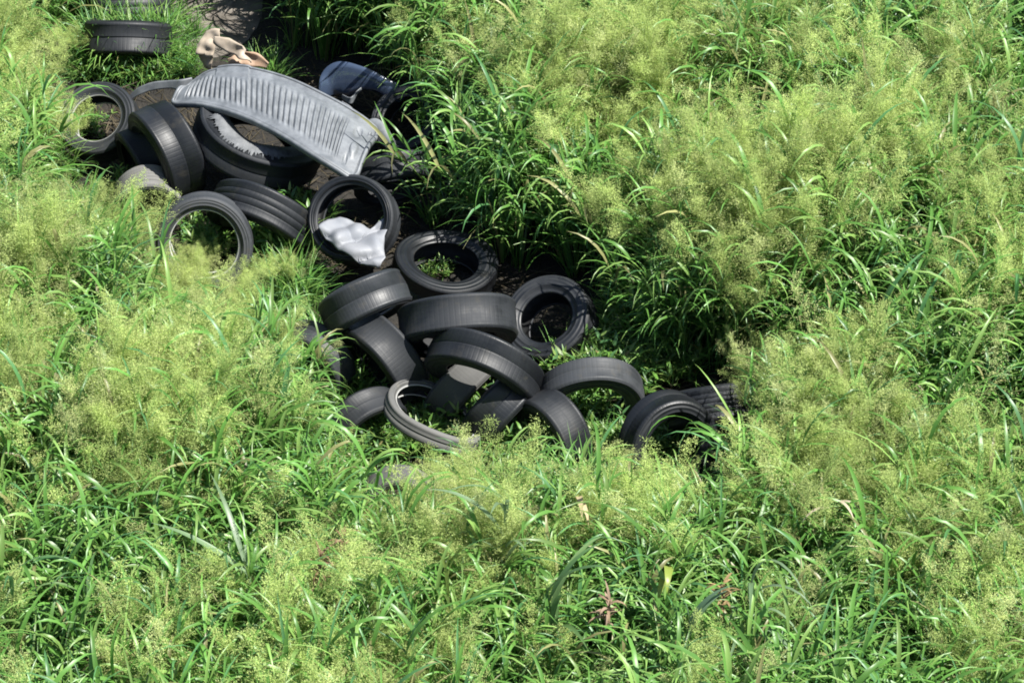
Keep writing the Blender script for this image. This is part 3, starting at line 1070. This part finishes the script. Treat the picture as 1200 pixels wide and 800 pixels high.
plant(110, 700, 1.1, 7, 'reed_plant', 'dark stemmed reed with thin arching blades in the lower left corner', 'plant', GR, (.05, .06, .03), droop=(1.6, 2.5), wd=(.018, .028), seed_=18, group=CG)
plant(375, 662, 1.1, 20, 'withered_plant', 'largest withered reddish brown plant, left of the yellow green reed', 'dry plant', BR, (.2, .14, .08), wd=(.012, .024), ln=(.07, .15), droop=(1.2, 3.0), lean=(.3, 1.4), seed_=21, group=WG, lmat=M_DRY, low=.8)
plant(404, 625, 1.05, 20, 'withered_plant', 'smaller withered brown plant just above the largest one', 'dry plant', BR, (.2, .14, .08), wd=(.012, .024), ln=(.07, .15), droop=(1.2, 3.0), lean=(.3, 1.4), seed_=22, group=WG, lmat=M_DRY, low=.8)
plant(692, 712, 1.1, 20, 'withered_plant', 'withered tan plant near the bottom beside the glossy arched reed', 'dry plant', [(.38, .27, .19), (.32, .22, .14)], (.2, .14, .08), wd=(.012, .024), ln=(.07, .15), droop=(1.2, 3.0), lean=(.3, 1.4), seed_=23, group=WG, lmat=M_DRY, low=.82)
plant(842, 688, 1.1, 20, 'withered_plant', 'withered orange brown plant above the hoop bladed reed', 'dry plant', [(.36, .25, .12), (.29, .20, .10)], (.2, .14, .08), wd=(.012, .024), ln=(.07, .15), droop=(1.2, 3.0), lean=(.3, 1.4), seed_=24, group=WG, lmat=M_DRY, low=.8)
plant(687, 596, 1.0, 2, 'withered_plant', 'single straw coloured dry blade hanging below the grey arch tyre', 'dry plant', [(.5, .4, .24)], (.3, .28, .12), wd=(.035, .045), ln=(.25, .34), droop=(2.2, 2.8), lean=(.5, .8), az0=-1.5, azs=.3, seed_=25, group=WG, lmat=M_DRY, low=.93)
plant(778, 672, 1.1, 2, 'yellow_leaf_plant', 'plant with a wide yellowing leaf in the grass at the lower right', 'plant', [(.27, .34, .06)], (.2, .24, .07), wd=(.05, .065), ln=(.25, .3), droop=(1.8, 2.3), lean=(.6, .9), az0=-1.6, azs=.5, seed_=26, low=.9)
plant(270, 372, .5, 6, 'withered_plant', 'low withered brown plant just below the white rimmed upright tyre', 'dry plant', BR, (.2, .14, .08), wd=(.010, .022), ln=(.10, .24), droop=(1.2, 2.2), lean=(.5, 1.3), seed_=27, group=WG, lmat=M_DRY, low=.7)
plant(960, 598, 1.1, 3, 'withered_plant', 'pale bent dry blades at the right side above the fuzzy seed heads', 'dry plant', [(.5, .42, .3)], (.3, .28, .12), wd=(.02, .03), ln=(.2, .3), droop=(1.8, 2.6), lean=(.6, 1.0), seed_=28, group=WG, lmat=M_DRY, low=.92)

scatter('tall_grass', LIB_TALL, *tall)
scatter('low_grass', LIB_SHORT, *short)
scatter('weeds', LIB_WEED, *weed)
scatter('dead_straw_litter', LIB_LITTER, *straw)
scatter('flowering_grass', LIB_SEED, *seed)
print('tufts', len(tall[0]), len(short[0]), len(weed[0]), len(seed[0]))
